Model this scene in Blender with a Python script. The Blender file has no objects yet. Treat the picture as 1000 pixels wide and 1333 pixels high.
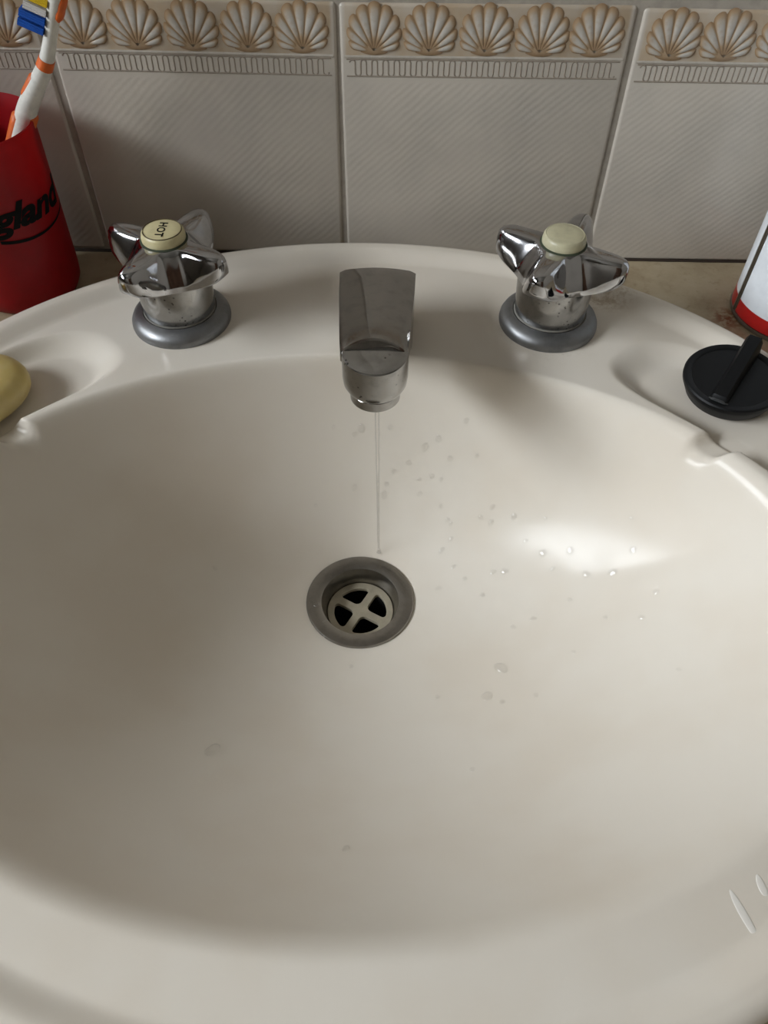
import bpy, bmesh, math, random
from mathutils import Vector, Matrix, Euler

random.seed(7)
PI = math.pi
scene = bpy.context.scene
COL = scene.collection

# ------------------------------------------------------------------ camera
cam_d = bpy.data.cameras.new('camera')
cam_d.sensor_fit = 'HORIZONTAL'
cam_d.sensor_width = 36.0
cam_d.lens = 36.0 * 1020 / 1000
cam_d.clip_start = 0.01
cam = bpy.data.objects.new('camera', cam_d)
COL.objects.link(cam)
_R = Vector((0.99980492, 0.01808896, 0.00793136))
_U = Vector((-0.01904782, 0.77681579, 0.62943976))
_F = Vector((-0.00522470, 0.62946805, -0.77700880))
m = Matrix.Identity(4)
for i in range(3):
    m[i][0], m[i][1], m[i][2] = _R[i], _U[i], -_F[i]
m[0][3], m[1][3], m[2][3] = 0.0299, -0.4362, 0.2819
cam.matrix_world = m
scene.camera = cam

# ------------------------------------------------------------------ sky, daylight, exposure
world = bpy.data.worlds.new('overcast_sky')
scene.world = world
world.use_nodes = True
bg = world.node_tree.nodes['Background']
bg.inputs['Color'].default_value = (0.90, 0.95, 1.0, 1)
bg.inputs['Strength'].default_value = 9.0

WIN = dict(x=-1.40, y0=-1.40, y1=-0.16, z0=0.68, z1=1.15)     # window opening in the left wall
port_d = bpy.data.lights.new('window_portal', 'AREA')
port_d.shape = 'RECTANGLE'
port_d.size = WIN['z1'] - WIN['z0']
port_d.size_y = WIN['y1'] - WIN['y0']
port_d.cycles.is_portal = True
port = bpy.data.objects.new('window_portal', port_d)
COL.objects.link(port)
port.location = (WIN['x'] - 0.06, (WIN['y0'] + WIN['y1']) / 2, (WIN['z0'] + WIN['z1']) / 2)
port.rotation_euler = (0, -PI / 2, 0)

vs = scene.view_settings
scene.display_settings.display_device = 'sRGB'
vs.view_transform = 'Standard'
vs.look = 'None'
vs.gamma = 1
vs.exposure = 1.88
vs.use_curve_mapping = False
scene.cycles.use_denoising = True


# ------------------------------------------------------------------ helpers: materials
def srgb(r, g, b):
    f = lambda c: (c / 255 / 12.92) if c / 255 <= 0.04045 else ((c / 255 + 0.055) / 1.055) ** 2.4
    return (f(r), f(g), f(b), 1)


class Mat:
    def __init__(self, name):
        self.m = bpy.data.materials.new(name)
        self.m.use_nodes = True
        self.t = self.m.node_tree
        self.b = self.t.nodes['Principled BSDF']
        self.out = self.t.nodes['Material Output']

    def n(self, typ, **kw):
        nd = self.t.nodes.new(typ)
        for k, v in kw.items():
            setattr(nd, k, v)
        return nd

    def l(self, a, b):
        self.t.links.new(a, b)

    def set(self, **kw):
        for k, v in kw.items():
            self.b.inputs[k.replace('_', ' ')].default_value = v
        return self

    def coords(self, kind='Object', scale=None, rot=None, loc=None):
        c = self.n('ShaderNodeTexCoord').outputs[kind]
        if scale is None and rot is None and loc is None:
            return c
        mp = self.n('ShaderNodeMapping')
        if scale is not None:
            mp.inputs['Scale'].default_value = scale if hasattr(scale, '__len__') else (scale,) * 3
        if rot is not None:
            mp.inputs['Rotation'].default_value = rot
        if loc is not None:
            mp.inputs['Location'].default_value = loc
        self.l(c, mp.inputs['Vector'])
        return mp.outputs['Vector']

    def noise(self, vec, scale, detail=4, rough=0.55):
        nz = self.n('ShaderNodeTexNoise')
        nz.inputs['Scale'].default_value = scale
        nz.inputs['Detail'].default_value = detail
        nz.inputs['Roughness'].default_value = rough
        self.l(vec, nz.inputs['Vector'])
        return nz.outputs['Fac']

    def ramp(self, fac, stops):
        r = self.n('ShaderNodeValToRGB')
        e = r.color_ramp.elements
        while len(e) < len(stops):
            e.new(0.5)
        for i, (p, c) in enumerate(stops):
            e[i].position = p
            e[i].color = c if hasattr(c, '__len__') else (c, c, c, 1)
        self.l(fac, r.inputs['Fac'])
        return r.outputs['Color']

    def mix(self, fac, a, b):
        x = self.n('ShaderNodeMix', data_type='RGBA')
        for s, v in ((x.inputs[0], fac), (x.inputs[6], a), (x.inputs[7], b)):
            if hasattr(v, 'links') or isinstance(v, bpy.types.NodeSocket):
                self.l(v, s)
            else:
                s.default_value = v
        return x.outputs[2]

    def math(self, op, a, b=0.0, clamp=False):
        x = self.n('ShaderNodeMath', operation=op, use_clamp=clamp)
        for s, v in ((x.inputs[0], a), (x.inputs[1], b)):
            if isinstance(v, bpy.types.NodeSocket):
                self.l(v, s)
            else:
                s.default_value = v
        return x.outputs[0]

    def mapr(self, v, a, b, c=0.0, d=1.0):
        x = self.n('ShaderNodeMapRange', interpolation_type='SMOOTHSTEP')
        self.l(v, x.inputs['Value'])
        x.inputs['From Min'].default_value = a
        x.inputs['From Max'].default_value = b
        x.inputs['To Min'].default_value = c
        x.inputs['To Max'].default_value = d
        return x.outputs['Result']

    def sep(self, vec):
        s = self.n('ShaderNodeSeparateXYZ')
        self.l(vec, s.inputs[0])
        return s.outputs

    def bump(self, h, strength=0.3, dist=0.001):
        b = self.n('ShaderNodeBump')
        b.inputs['Strength'].default_value = strength
        b.inputs['Distance'].default_value = dist
        self.l(h, b.inputs['Height'])
        self.l(b.outputs['Normal'], self.b.inputs['Normal'])

    def blob(self, vec, centre, rx, ry, rz=1.0):
        """soft 0..1 spot around a point in object space"""
        s = self.n('ShaderNodeVectorMath', operation='SUBTRACT')
        self.l(vec, s.inputs[0])
        s.inputs[1].default_value = centre
        d = self.n('ShaderNodeVectorMath', operation='DIVIDE')
        self.l(s.outputs[0], d.inputs[0])
        d.inputs[1].default_value = (rx, ry, rz)
        ln = self.n('ShaderNodeVectorMath', operation='LENGTH')
        self.l(d.outputs[0], ln.inputs[0])
        return self.mapr(ln.outputs['Value'], 1.0, 0.2)


def plain(name, col, rough=0.5, metallic=0.0, mottle=0.86, **kw):
    M = Mat(name)
    M.set(Base_Color=col, Roughness=rough, Metallic=metallic, **kw)
    v = M.coords()
    nz = M.noise(v, 180, 3)
    c2 = tuple(x * mottle for x in col[:3]) + (1,)
    M.l(M.mix(M.mapr(nz, 0.4, 0.7), col, c2), M.b.inputs['Base Color'])
    return M.m


# ------------------------------------------------------------------ helpers: objects
def link(o, parent=None):
    COL.objects.link(o)
    if parent is not None:
        o.parent = parent
    return o


def tag(o, label=None, cat=None, group=None, kind=None):
    if label: o['label'] = label
    if cat: o['category'] = cat
    if group: o['group'] = group
    if kind: o['kind'] = kind
    return o


def empty(name, loc=(0, 0, 0), rot=(0, 0, 0)):
    o = bpy.data.objects.new(name, None)
    o.empty_display_size = 0.02
    o.location = loc
    o.rotation_euler = rot
    return link(o)


def mesh_obj(name, verts, faces, mat, parent=None, smooth=True, loc=None):
    me = bpy.data.meshes.new(name)
    me.from_pydata([tuple(v) for v in verts], [], faces)
    me.update()
    return finish(name, me, mat, parent, smooth, loc)


def finish(name, me, mat, parent=None, smooth=True, loc=None):
    bm = bmesh.new()
    bm.from_mesh(me)
    bmesh.ops.recalc_face_normals(bm, faces=bm.faces)
    bm.to_mesh(me)
    bm.free()
    if smooth is True:
        me.shade_smooth()
    elif smooth:
        me.shade_smooth()
        me.set_sharp_from_angle(angle=math.radians(smooth))
    if mat: me.materials.append(mat)
    o = bpy.data.objects.new(name, me)
    if loc is not None: o.location = loc
    return link(o, parent)


def lathe(name, prof, mat, parent=None, n=64, smooth=40, loc=None, close_bottom=False, close_top=False):
    """prof: list of (r, z)"""
    V, Fc = [], []
    for r, z in prof:
        for k in range(n):
            a = 2 * PI * k / n
            V.append((r * math.cos(a), r * math.sin(a), z))
    for i in range(len(prof) - 1):
        for k in range(n):
            k2 = (k + 1) % n
            Fc.append((i * n + k, i * n + k2, (i + 1) * n + k2, (i + 1) * n + k))
    if close_bottom: Fc.append(tuple(range(n - 1, -1, -1)))
    if close_top: Fc.append(tuple((len(prof) - 1) * n + k for k in range(n)))
    return mesh_obj(name, V, Fc, mat, parent, smooth, loc)


def loft(name, rings, mat, parent=None, smooth=40, cap=True, loc=None, closed=True):
    n = len(rings[0])
    V = [v for r in rings for v in r]
    Fc = []
    for i in range(len(rings) - 1):
        for k in range(n if closed else n - 1):
            k2 = (k + 1) % n
            Fc.append((i * n + k, i * n + k2, (i + 1) * n + k2, (i + 1) * n + k))
    if cap:
        Fc.append(tuple(range(n - 1, -1, -1)))
        Fc.append(tuple((len(rings) - 1) * n + k for k in range(n)))
    return mesh_obj(name, V, Fc, mat, parent, smooth, loc)


def box(name, lo, hi, mat, parent=None, bevel=0.0, seg=2):
    bm = bmesh.new()
    bmesh.ops.create_cube(bm, size=1)
    for v in bm.verts:
        v.co = Vector([lo[i] + (v.co[i] + .5) * (hi[i] - lo[i]) for i in range(3)])
    if bevel:
        bmesh.ops.bevel(bm, geom=bm.edges[:], offset=bevel, segments=seg, affect='EDGES', profile=0.5)
    me = bpy.data.meshes.new(name)
    bm.to_mesh(me)
    bm.free()
    return finish(name, me, mat, parent, 30)


def tube(name, pts, radii, mat, parent=None, n=16, smooth=60, flat=(1, 1), ref=Vector((0, 1, 0))):
    """round or flattened tube along points; flat scales (along ref, along the other axis)"""
    pts = [Vector(p) for p in pts]
    rings = []
    for i, p in enumerate(pts):
        t = (pts[min(i + 1, len(pts) - 1)] - pts[max(i - 1, 0)]).normalized()
        a = (ref - t * ref.dot(t)).normalized()
        b = t.cross(a)
        r = radii[i] if hasattr(radii, '__len__') else radii
        ra, rb = (r if hasattr(r, '__len__') else (r * flat[0], r * flat[1]))
        rings.append([p + a * (ra * math.cos(2 * PI * k / n)) + b * (rb * math.sin(2 * PI * k / n)) for k in range(n)])
    return loft(name, rings, mat, parent, smooth)


def spline(ctrl, steps=6):
    """Catmull-Rom through control tuples"""
    out = []
    P = [Vector(c) if len(c) <= 4 else c for c in ctrl]
    for i in range(len(P) - 1):
        p0, p1, p2, p3 = P[max(i - 1, 0)], P[i], P[i + 1], P[min(i + 2, len(P) - 1)]
        for s in range(steps):
            t = s / steps
            out.append(0.5 * ((2 * p1) + (p2 - p0) * t + (2 * p0 - 5 * p1 + 4 * p2 - p3) * t * t
                              + (3 * p1 - p0 - 3 * p2 + p3) * t ** 3))
    out.append(P[-1])
    return out


def curve_mesh(cu):
    o = bpy.data.objects.new('tmp', cu)
    COL.objects.link(o)
    dg = bpy.context.evaluated_depsgraph_get()
    me = bpy.data.meshes.new_from_object(o.evaluated_get(dg))
    bpy.data.objects.remove(o)
    bpy.data.curves.remove(cu)
    return me


def text_mesh(body, size, extrude=0.0, shear=0.0, offset=0.0, spacing=1.0):
    cu = bpy.data.curves.new('txt', 'FONT')
    cu.body = body
    cu.size = size
    cu.extrude = extrude
    cu.shear = shear
    cu.offset = offset
    cu.space_character = spacing
    cu.align_x = 'CENTER'
    cu.align_y = 'CENTER'
    cu.resolution_u = 6
    return curve_mesh(cu)


def sst(a, b, x):
    t = max(0., min(1., (x - a) / (b - a)))
    return t * t * (3 - 2 * t)


def smin(a, b, k):
    h = max(k - abs(a - b), 0.) / k
    return min(a, b) - h * h * k * .25


# ------------------------------------------------------------------ materials
# glazed ceramic of the basin: cream, with a few stains of its own
def mat_ceramic():
    M = Mat('cream_ceramic')
    v = M.coords()
    base, warm = srgb(229, 222, 210), srgb(224, 215, 201)
    nz = M.noise(v, 14, 3)
    c = M.mix(M.mapr(nz, 0.35, 0.7), base, warm)
    st = M.noise(v, 260, 5, 0.7)
    lime = M.math('MULTIPLY', M.blob(v, (0.150, -0.064, 0.017), 0.022, 0.016, 0.05), M.mapr(st, 0.42, 0.62))
    c = M.mix(M.math('MULTIPLY', lime, 0.55), c, srgb(160, 135, 98))
    r1 = M.math('MULTIPLY', M.blob(v, (0.112, -0.094, 0.017), 0.036, 0.034, 0.05), M.mapr(st, 0.50, 0.72))
    c = M.mix(M.math('MULTIPLY', r1, 0.35), c, srgb(150, 130, 100))
    r2 = M.math('MULTIPLY', M.blob(v, (0.015, -0.196, -0.095), 0.040, 0.040, 0.03), M.mapr(st, 0.35, 0.7))
    c = M.mix(M.math('MULTIPLY', r2, 0.22), c, srgb(150, 136, 112))
    M.l(c, M.b.inputs['Base Color'])
    sm = M.noise(v, 60, 4)
    M.l(M.mapr(sm, 0.35, 0.75, 0.15, 0.24), M.b.inputs['Roughness'])
    M.b.inputs['Specular IOR Level'].default_value = 0.15
    M.bump(M.noise(v, 45, 2), 0.05, 0.0006)
    return M.m


def mat_chrome(name, base, r0, r1, pits=0.0, film=0.35):
    M = Mat(name)
    v = M.coords()
    f = M.noise(v, 130, 5, 0.65)
    M.set(Metallic=1.0)
    c = M.mix(M.math('MULTIPLY', M.mapr(f, 0.45, 0.7), film), base, tuple(x * .62 for x in base[:3]) + (1,))
    if pits:
        vo = M.n('ShaderNodeTexVoronoi')
        vo.inputs['Scale'].default_value = 420
        M.l(v, vo.inputs['Vector'])
        where = M.mapr(M.noise(v, 75, 2), 0.52, 0.62)
        spot = M.math('MULTIPLY', M.mapr(vo.outputs['Distance'], 0.30, 0.16), where)
        c = M.mix(M.math('MULTIPLY', spot, pits), c, srgb(40, 36, 30))
    M.l(c, M.b.inputs['Base Color'])
    M.l(M.mapr(M.noise(v, 70, 4), 0.35, 0.75, r0, r1), M.b.inputs['Roughness'])
    return M.m


def mat_tile(border):
    M = Mat('shell_border_tile_glaze' if border else 'ribbed_tile_glaze')
    v = M.coords()
    nz = M.noise(v, 26, 3)
    c = M.mix(M.mapr(nz, 0.35, 0.7), srgb(199, 191, 179), srgb(190, 183, 172))
    X = M.sep(v)
    z = X[2]
    field = None
    if border:
        # tan printed band behind the shells, blotchy; z measured from the tile's foot
        tan = M.mapr(M.noise(v, 55, 3), 0.30, 0.70, 0.35, 1.0)
        band = M.math('MULTIPLY', M.mapr(z, 0.1150, 0.1156), M.mapr(z, 0.1412, 0.1400))
        edge = M.mapr(M.math('ABSOLUTE', X[0]), 0.0720, 0.0700)
        band = M.math('MULTIPLY', band, edge)
        c = M.mix(M.math('MULTIPLY', band, tan), c, srgb(180, 160, 134))
        field = M.mapr(z, 0.1035, 0.1015)
    M.l(c, M.b.inputs['Base Color'])
    # fine diagonal ribs pressed into the plain field
    vr = M.coords('Object', rot=(0, math.radians(-48), 0))
    w = M.n('ShaderNodeTexWave', wave_type='BANDS', bands_direction='X', wave_profile='SIN')
    w.inputs['Scale'].default_value = 95
    w.inputs['Distortion'].default_value = 2.6
    w.inputs['Detail'].default_value = 2
    w.inputs['Detail Scale'].default_value = 0.6
    M.l(vr, w.inputs['Vector'])
    h = w.outputs['Fac']
    big = M.noise(v, 22, 2)
    h = M.math('MULTIPLY', h, M.mapr(big, 0.3, 0.65, 0.35, 1.0))
    if field is not None:
        h = M.math('MULTIPLY', h, field)
    M.bump(h, 0.12, 0.0004)
    M.set(Roughness=0.22)
    M.b.inputs['Specular IOR Level'].default_value = 0.5
    return M.m


def mat_shell():
    M = Mat('shell_relief_glaze')
    v = M.coords()
    at = M.n('ShaderNodeAttribute', attribute_name='rib')
    nz = M.noise(v, 300, 3)
    c = M.ramp(at.outputs['Fac'], [(0.0, srgb(142, 114, 84)), (0.28, srgb(172, 147, 117)), (0.60, srgb(190, 180, 166)), (1.0, srgb(196, 192, 184))])
    c = M.mix(M.mapr(nz, 0.45, 0.75, 0, 0.4), c, srgb(172, 146, 116))
    M.l(c, M.b.inputs['Base Color'])
    M.set(Roughness=0.25)
    return M.m


def mat_counter():
    M = Mat('beige_stone_worktop')
    v = M.coords()
    a = M.noise(v, 28, 6, 0.65)
    c = M.ramp(a, [(0.30, srgb(150, 132, 104)), (0.52, srgb(176, 160, 132)), (0.75, srgb(188, 175, 150))])
    b = M.noise(v, 160, 4, 0.7)
    c = M.mix(M.mapr(b, 0.52, 0.72, 0, 0.45), c, srgb(138, 116, 86))
    rust = M.math('MULTIPLY', M.blob(v, (0.226, -0.058, 0.0), 0.014, 0.014, 0.05), M.mapr(b, 0.40, 0.55))
    c = M.mix(rust, c, srgb(128, 74, 40))
    M.l(c, M.b.inputs['Base Color'])
    M.set(Roughness=0.35)
    return M.m


def mat_water():
    M = Mat('clear_water')
    v = M.coords()
    bp = M.n('ShaderNodeBump')
    bp.inputs['Strength'].default_value = 0.05
    bp.inputs['Distance'].default_value = 0.0004
    M.l(M.noise(v, 200, 1), bp.inputs['Height'])
    t = M.n('ShaderNodeBsdfTransparent')
    g = M.n('ShaderNodeBsdfGlossy')
    g.inputs['Roughness'].default_value = 0.03
    r = M.n('ShaderNodeBsdfRefraction')
    r.inputs['IOR'].default_value = 1.33
    r.inputs['Roughness'].default_value = 0.0
    lw = M.n('ShaderNodeLayerWeight')
    lw.inputs['Blend'].default_value = 0.5
    for nd in (g, r, lw):
        M.l(bp.outputs['Normal'], nd.inputs['Normal'])
    refl = M.math('ADD', M.math('MULTIPLY', M.math('POWER', lw.outputs['Facing'], 4.0), 0.55), 0.07)
    body = M.n('ShaderNodeMixShader')
    body.inputs[0].default_value = 0.14
    M.l(t.outputs[0], body.inputs[1])
    M.l(r.outputs[0], body.inputs[2])
    mx = M.n('ShaderNodeMixShader')
    M.l(refl, mx.inputs[0])
    M.l(body.outputs[0], mx.inputs[1])
    M.l(g.outputs[0], mx.inputs[2])
    M.l(mx.outputs[0], M.out.inputs['Surface'])
    return M.m


def mat_glass():
    M = Mat('window_glass')
    t = M.n('ShaderNodeBsdfTransparent')
    g = M.n('ShaderNodeBsdfGlossy')
    g.inputs['Roughness'].default_value = 0.02
    fr = M.n('ShaderNodeFresnel')
    fr.inputs['IOR'].default_value = 1.45
    mx = M.n('ShaderNodeMixShader')
    M.l(fr.outputs[0], mx.inputs[0])
    M.l(t.outputs[0], mx.inputs[1])
    M.l(g.outputs[0], mx.inputs[2])
    M.l(mx.outputs[0], M.out.inputs['Surface'])
    return M.m


def mat_wood(name, a, b):
    M = Mat(name)
    v = M.coords('Object', scale=(14, 14, 1.6))
    c = M.ramp(M.noise(v, 3.0, 6, 0.6), [(0.3, a), (0.7, b)])
    M.l(c, M.b.inputs['Base Color'])
    M.set(Roughness=0.45)
    return M.m


CER = mat_ceramic()
CHROME = mat_chrome('bright_chrome', srgb(184, 184, 186), 0.05, 0.14, film=0.30)
CHROME_BODY = mat_chrome('pitted_chrome', srgb(164, 163, 161), 0.12, 0.28, pits=0.8, film=0.5)
CHROME_DULL = mat_chrome('dulled_chrome', srgb(142, 143, 144), 0.42, 0.60, film=0.4)
SPOUT_CHROME = mat_chrome('smeared_chrome', srgb(160, 157, 153), 0.10, 0.24, film=0.5)
STEEL = mat_chrome('brushed_waste_steel', srgb(150, 146, 140), 0.28, 0.40, film=0.4)
CAPM = plain('yellowed_cream_plastic', srgb(214, 203, 158), 0.35)
CAPC = plain('pale_cream_plastic', srgb(196, 190, 158), 0.35)
INK = plain('black_print', srgb(8, 8, 9), 0.6, Specular_IOR_Level=0.15)
GRIME = plain('green_black_grime', srgb(58, 66, 48), 0.8)
TILE_B, TILE_P = mat_tile(True), mat_tile(False)
SHELL = mat_shell()
LINE = plain('taupe_relief_line', srgb(158, 147, 133), 0.45)
BEAD = plain('pale_relief_bead', srgb(196, 188, 176), 0.3)
GROUT = plain('grey_cream_grout', srgb(172, 164, 152), 0.85)
MOULD = plain('dark_joint_mould', srgb(52, 40, 30), 0.9)
COUNTER = mat_counter()
WATER = mat_water()
GLASS = mat_glass()
RUBBER = plain('black_rubber', srgb(12, 13, 15), 0.5, Specular_IOR_Level=0.25)
RUBBER_WORN = plain('scuffed_black_rubber', srgb(62, 63, 63), 0.6)
RED = plain('red_plastic', srgb(176, 16, 28), 0.42)
_t = RED.node_tree
_tr = _t.nodes.new('ShaderNodeBsdfTranslucent')
_tr.inputs['Color'].default_value = srgb(205, 24, 30)
_mx = _t.nodes.new('ShaderNodeMixShader')
_mx.inputs[0].default_value = 0.45
_t.links.new(_t.nodes['Principled BSDF'].outputs[0], _mx.inputs[1])
_t.links.new(_tr.outputs[0], _mx.inputs[2])
_t.links.new(_mx.outputs[0], _t.nodes['Material Output'].inputs['Surface'])
WHITE_PL = plain('white_plastic', srgb(232, 230, 222), 0.3)
ORANGE = plain('orange_rubber', srgb(224, 104, 32), 0.5)
BR_BLUE = plain('blue_bristles', srgb(16, 92, 196), 0.6)
BR_WHITE = plain('white_bristles', srgb(228, 226, 224), 0.6)
BR_YEL = plain('yellow_bristles', srgb(236, 200, 30), 0.6)
CAN_W = plain('white_lacquered_tin', srgb(226, 230, 234), 0.25, mottle=0.95)
CAN_R = plain('red_lacquered_tin', srgb(178, 30, 28), 0.3)
CAN_M = plain('bare_tin_metal', srgb(150, 148, 142), 0.3, 1.0)
CAN_SEAM = plain('dark_seam_solder', srgb(92, 84, 72), 0.45, 0.6)
PAINT = plain('stone_wall_paint', srgb(150, 143, 132), 0.8)
CEILP = plain('white_ceiling_paint', srgb(136, 131, 122), 0.85)
FLOORM = plain('grey_brown_vinyl', srgb(104, 94, 84), 0.6)
FRAME = plain('white_window_frame', srgb(230, 230, 228), 0.35)
DOORM = mat_wood('dark_brown_door', srgb(70, 48, 34), srgb(96, 68, 48))
CABM = plain('white_cabinet_lacquer', srgb(224, 220, 212), 0.4)


def mat_soap():
    M = Mat('translucent_yellow_soap')
    v = M.coords()
    c = M.mix(M.mapr(M.noise(v, 40, 3), 0.35, 0.7), srgb(222, 204, 146), srgb(212, 190, 120))
    M.l(c, M.b.inputs['Base Color'])
    M.set(Roughness=0.38)
    M.b.inputs['Subsurface Weight'].default_value = 0.25
    M.b.inputs['Subsurface Radius'].default_value = (1.0, 0.8, 0.3)
    M.b.inputs['Subsurface Scale'].default_value = 0.006
    return M.m


SOAP = mat_soap()

# ------------------------------------------------------------------ the room
X0, X1, Y0, Z0, Z1 = WIN['x'], 1.05, -1.70, -0.85, 1.60
T = 0.10
tag(box('floor', (X0 - T, Y0 - T, Z0 - T), (X1 + T, T, Z0), FLOORM), 'grey-brown vinyl floor of the small bathroom', 'floor', kind='structure')
tag(box('ceiling', (X0 - T, Y0 - T, Z1), (X1 + T, T, Z1 + T), CEILP), 'white painted ceiling of the bathroom', 'ceiling', kind='structure')
wall_back = tag(box('wall_back', (X0 - T, 0.0013, Z0), (X1 + T, T, Z1), GROUT), 'tiled wall behind the washbasin with grey-cream grout', 'wall', kind='structure')
tag(box('wall_right', (X1, Y0, Z0), (X1 + T, 0.0013, Z1), PAINT), 'off-white painted wall right of the washbasin', 'wall', kind='structure')
tag(box('wall_front', (X0 - T, Y0 - T, Z0), (X1 + T, Y0, Z1), PAINT), 'off-white painted wall opposite the washbasin', 'wall', kind='structure')
# left wall with its window opening
Vw, Fw = [], []


def addbox(V, Fc, lo, hi):
    b = len(V)
    V += [(x, y, z) for x in (lo[0], hi[0]) for y in (lo[1], hi[1]) for z in (lo[2], hi[2])]
    Fc += [tuple(b + i for i in f) for f in ((0, 1, 3, 2), (4, 6, 7, 5), (0, 4, 5, 1), (2, 3, 7, 6), (0, 2, 6, 4), (1, 5, 7, 3))]


addbox(Vw, Fw, (X0 - T, Y0, Z0), (X0, WIN['y0'], Z1))
addbox(Vw, Fw, (X0 - T, WIN['y1'], Z0), (X0, 0.0013, Z1))
addbox(Vw, Fw, (X0 - T, WIN['y0'], Z0), (X0, WIN['y1'], WIN['z0']))
addbox(Vw, Fw, (X0 - T, WIN['y0'], WIN['z1']), (X0, WIN['y1'], Z1))
tag(mesh_obj('wall_left', Vw, Fw, PAINT, None, False), 'off-white painted wall with the window, left of the washbasin', 'wall', kind='structure')
win = tag(empty('window_1', (X0 - 0.05, (WIN['y0'] + WIN['y1']) / 2, WIN['z0'])), 'white framed window in the left wall', 'window', kind='structure')
hw, hh = (WIN['y1'] - WIN['y0']) / 2, WIN['z1'] - WIN['z0']
fr = 0.03
box('window_frame', (-.02, -hw, 0), (.02, -hw + fr, hh), FRAME, win, .003)
box('window_frame', (-.02, hw - fr, 0), (.02, hw, hh), FRAME, win, .003)
box('window_frame', (-.02, -hw + fr, 0), (.02, hw - fr, fr), FRAME, win, .003)
box('window_frame', (-.02, -hw + fr, hh - fr), (.02, hw - fr, hh), FRAME, win, .003)
zt = 0.42
box('transom', (-.016, -hw + fr, zt), (.016, hw - fr, zt + .04), FRAME, win, .003)
box('pane', (-.002, -hw + fr, fr), (.002, hw - fr, zt), GLASS, win)
box('pane', (-.002, -hw + fr, zt + .04), (.002, hw - fr, hh - fr), GLASS, win)
door = tag(empty('added_door_1', (0.45, Y0, Z0)), 'unseen dark brown panelled wooden door, added behind the viewer for dark reflections', 'door', kind='structure')  # unseen door, added so the chrome taps pick up dark reflections
box('leaf', (-.38, 0.001, 0.01), (.38, .035, 2.0), DOORM, door, .004)
for dz0, dz1 in ((.15, .85), (1.05, 1.85)):
    for dx0, dx1 in ((-.30, -.04), (.04, .30)):
        box('door_panel', (dx0, .035, dz0), (dx1, .045, dz1), DOORM, door, .004)
tube('door_handle', [(-.33, .035, 1.0), (-.33, .08, 1.0), (-.24, .08, 1.0)], .009, CHROME_DULL, door, 10)

# ---- wall tiles: one shared mesh for each kind
PITCH, TW, ROW0 = 0.15, 0.1472, 0.1424


def tile_mesh(name, w, h, mat):
    bm = bmesh.new()
    bmesh.ops.create_cube(bm, size=1)
    for v in bm.verts:
        v.co = Vector((v.co.x * w, .0022 * (v.co.y + .5), (v.co.z + .5) * h))
    front = [e for e in bm.edges if all(abs(v.co.y) < 1e-6 for v in e.verts)]
    up = [e for e in bm.edges if abs(e.verts[0].co.y - e.verts[1].co.y) > 1e-4]
    bmesh.ops.bevel(bm, geom=front + up, offset=.0019, segments=4, affect='EDGES', profile=0.5)
    me = bpy.data.meshes.new(name)
    bm.to_mesh(me)
    bm.free()
    me.shade_smooth()
    me.set_sharp_from_angle(angle=math.radians(50))
    me.materials.append(mat)
    return me


def shell_mesh():
    """nine-lobed scallop shell in relief, hinge at the origin, facing -y"""
    N, SUB, RAD = 9, 8, 14
    span = math.radians(172)
    V, Fc, A = [], [], []
    na = N * SUB
    for j in range(RAD + 1):
        t = j / RAD
        for i in range(na + 1):
            u = i / na
            th = (u - .5) * span
            lob = u * N
            ph = lob - math.floor(lob) if i < na else 1.0
            w = math.sin(PI * ph)                       # 0 in a groove, 1 on a rib's crest
            L = .0112 + .0118 * max(0, math.cos(th)) ** 1.25
            Rb = L * (0.90 + 0.10 * math.sqrt(max(0, w)))
            r = .0018 + (Rb - .0018) * t
            dome = math.sqrt(max(0, 1 - t ** 5))
            hgt = .0001 + dome * (.00035 + .00065 * (w ** .7) * min(1, t * 2.2))
            V.append((r * math.sin(th), -hgt, .0012 + r * math.cos(th) * 1.0))
            rib = (min(1, w * 1.5)) * (1 - max(0, (t - .62) / .38) ** 1.2 * .95) * min(1, max(0.12, (t - .12) * 3.0))
            A.append(max(0, min(1, rib)))
    for j in range(RAD):
        for i in range(na):
            a = j * (na + 1) + i
            Fc.append((a, a + 1, a + na + 2, a + na + 1))
    # foot of the shell: small flared hinge
    b0 = len(V)
    foot = []
    for k in range(13):
        a = PI * k / 12
        foot.append((.0058 * math.cos(a) * (1 + .22 * abs(math.cos(a)) ** 3), .0030 * -math.sin(a) * .55 + .0014))
    V.append((0, -.0010, .0018)); A.append(.35)
    for (x, z) in foot:
        V.append((x, -.0003, z)); A.append(.05)
    V.append((.0030, -.0006, .0042)); A.append(.3)
    V.append((-.0030, -.0006, .0042)); A.append(.3)
    n = len(foot)
    for k in range(n - 1):
        Fc.append((b0, b0 + 1 + k, b0 + 2 + k))
    Fc.append((b0, b0 + n + 1, b0 + 1))
    Fc.append((b0, b0 + n, b0 + n + 2))
    me = bpy.data.meshes.new('shell_relief')
    me.from_pydata(V, [], Fc)
    at = me.attributes.new('rib', 'FLOAT', 'POINT')
    at.data.foreach_set('value', A)
    me.shade_smooth()
    me.materials.append(SHELL)
    return me


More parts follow.
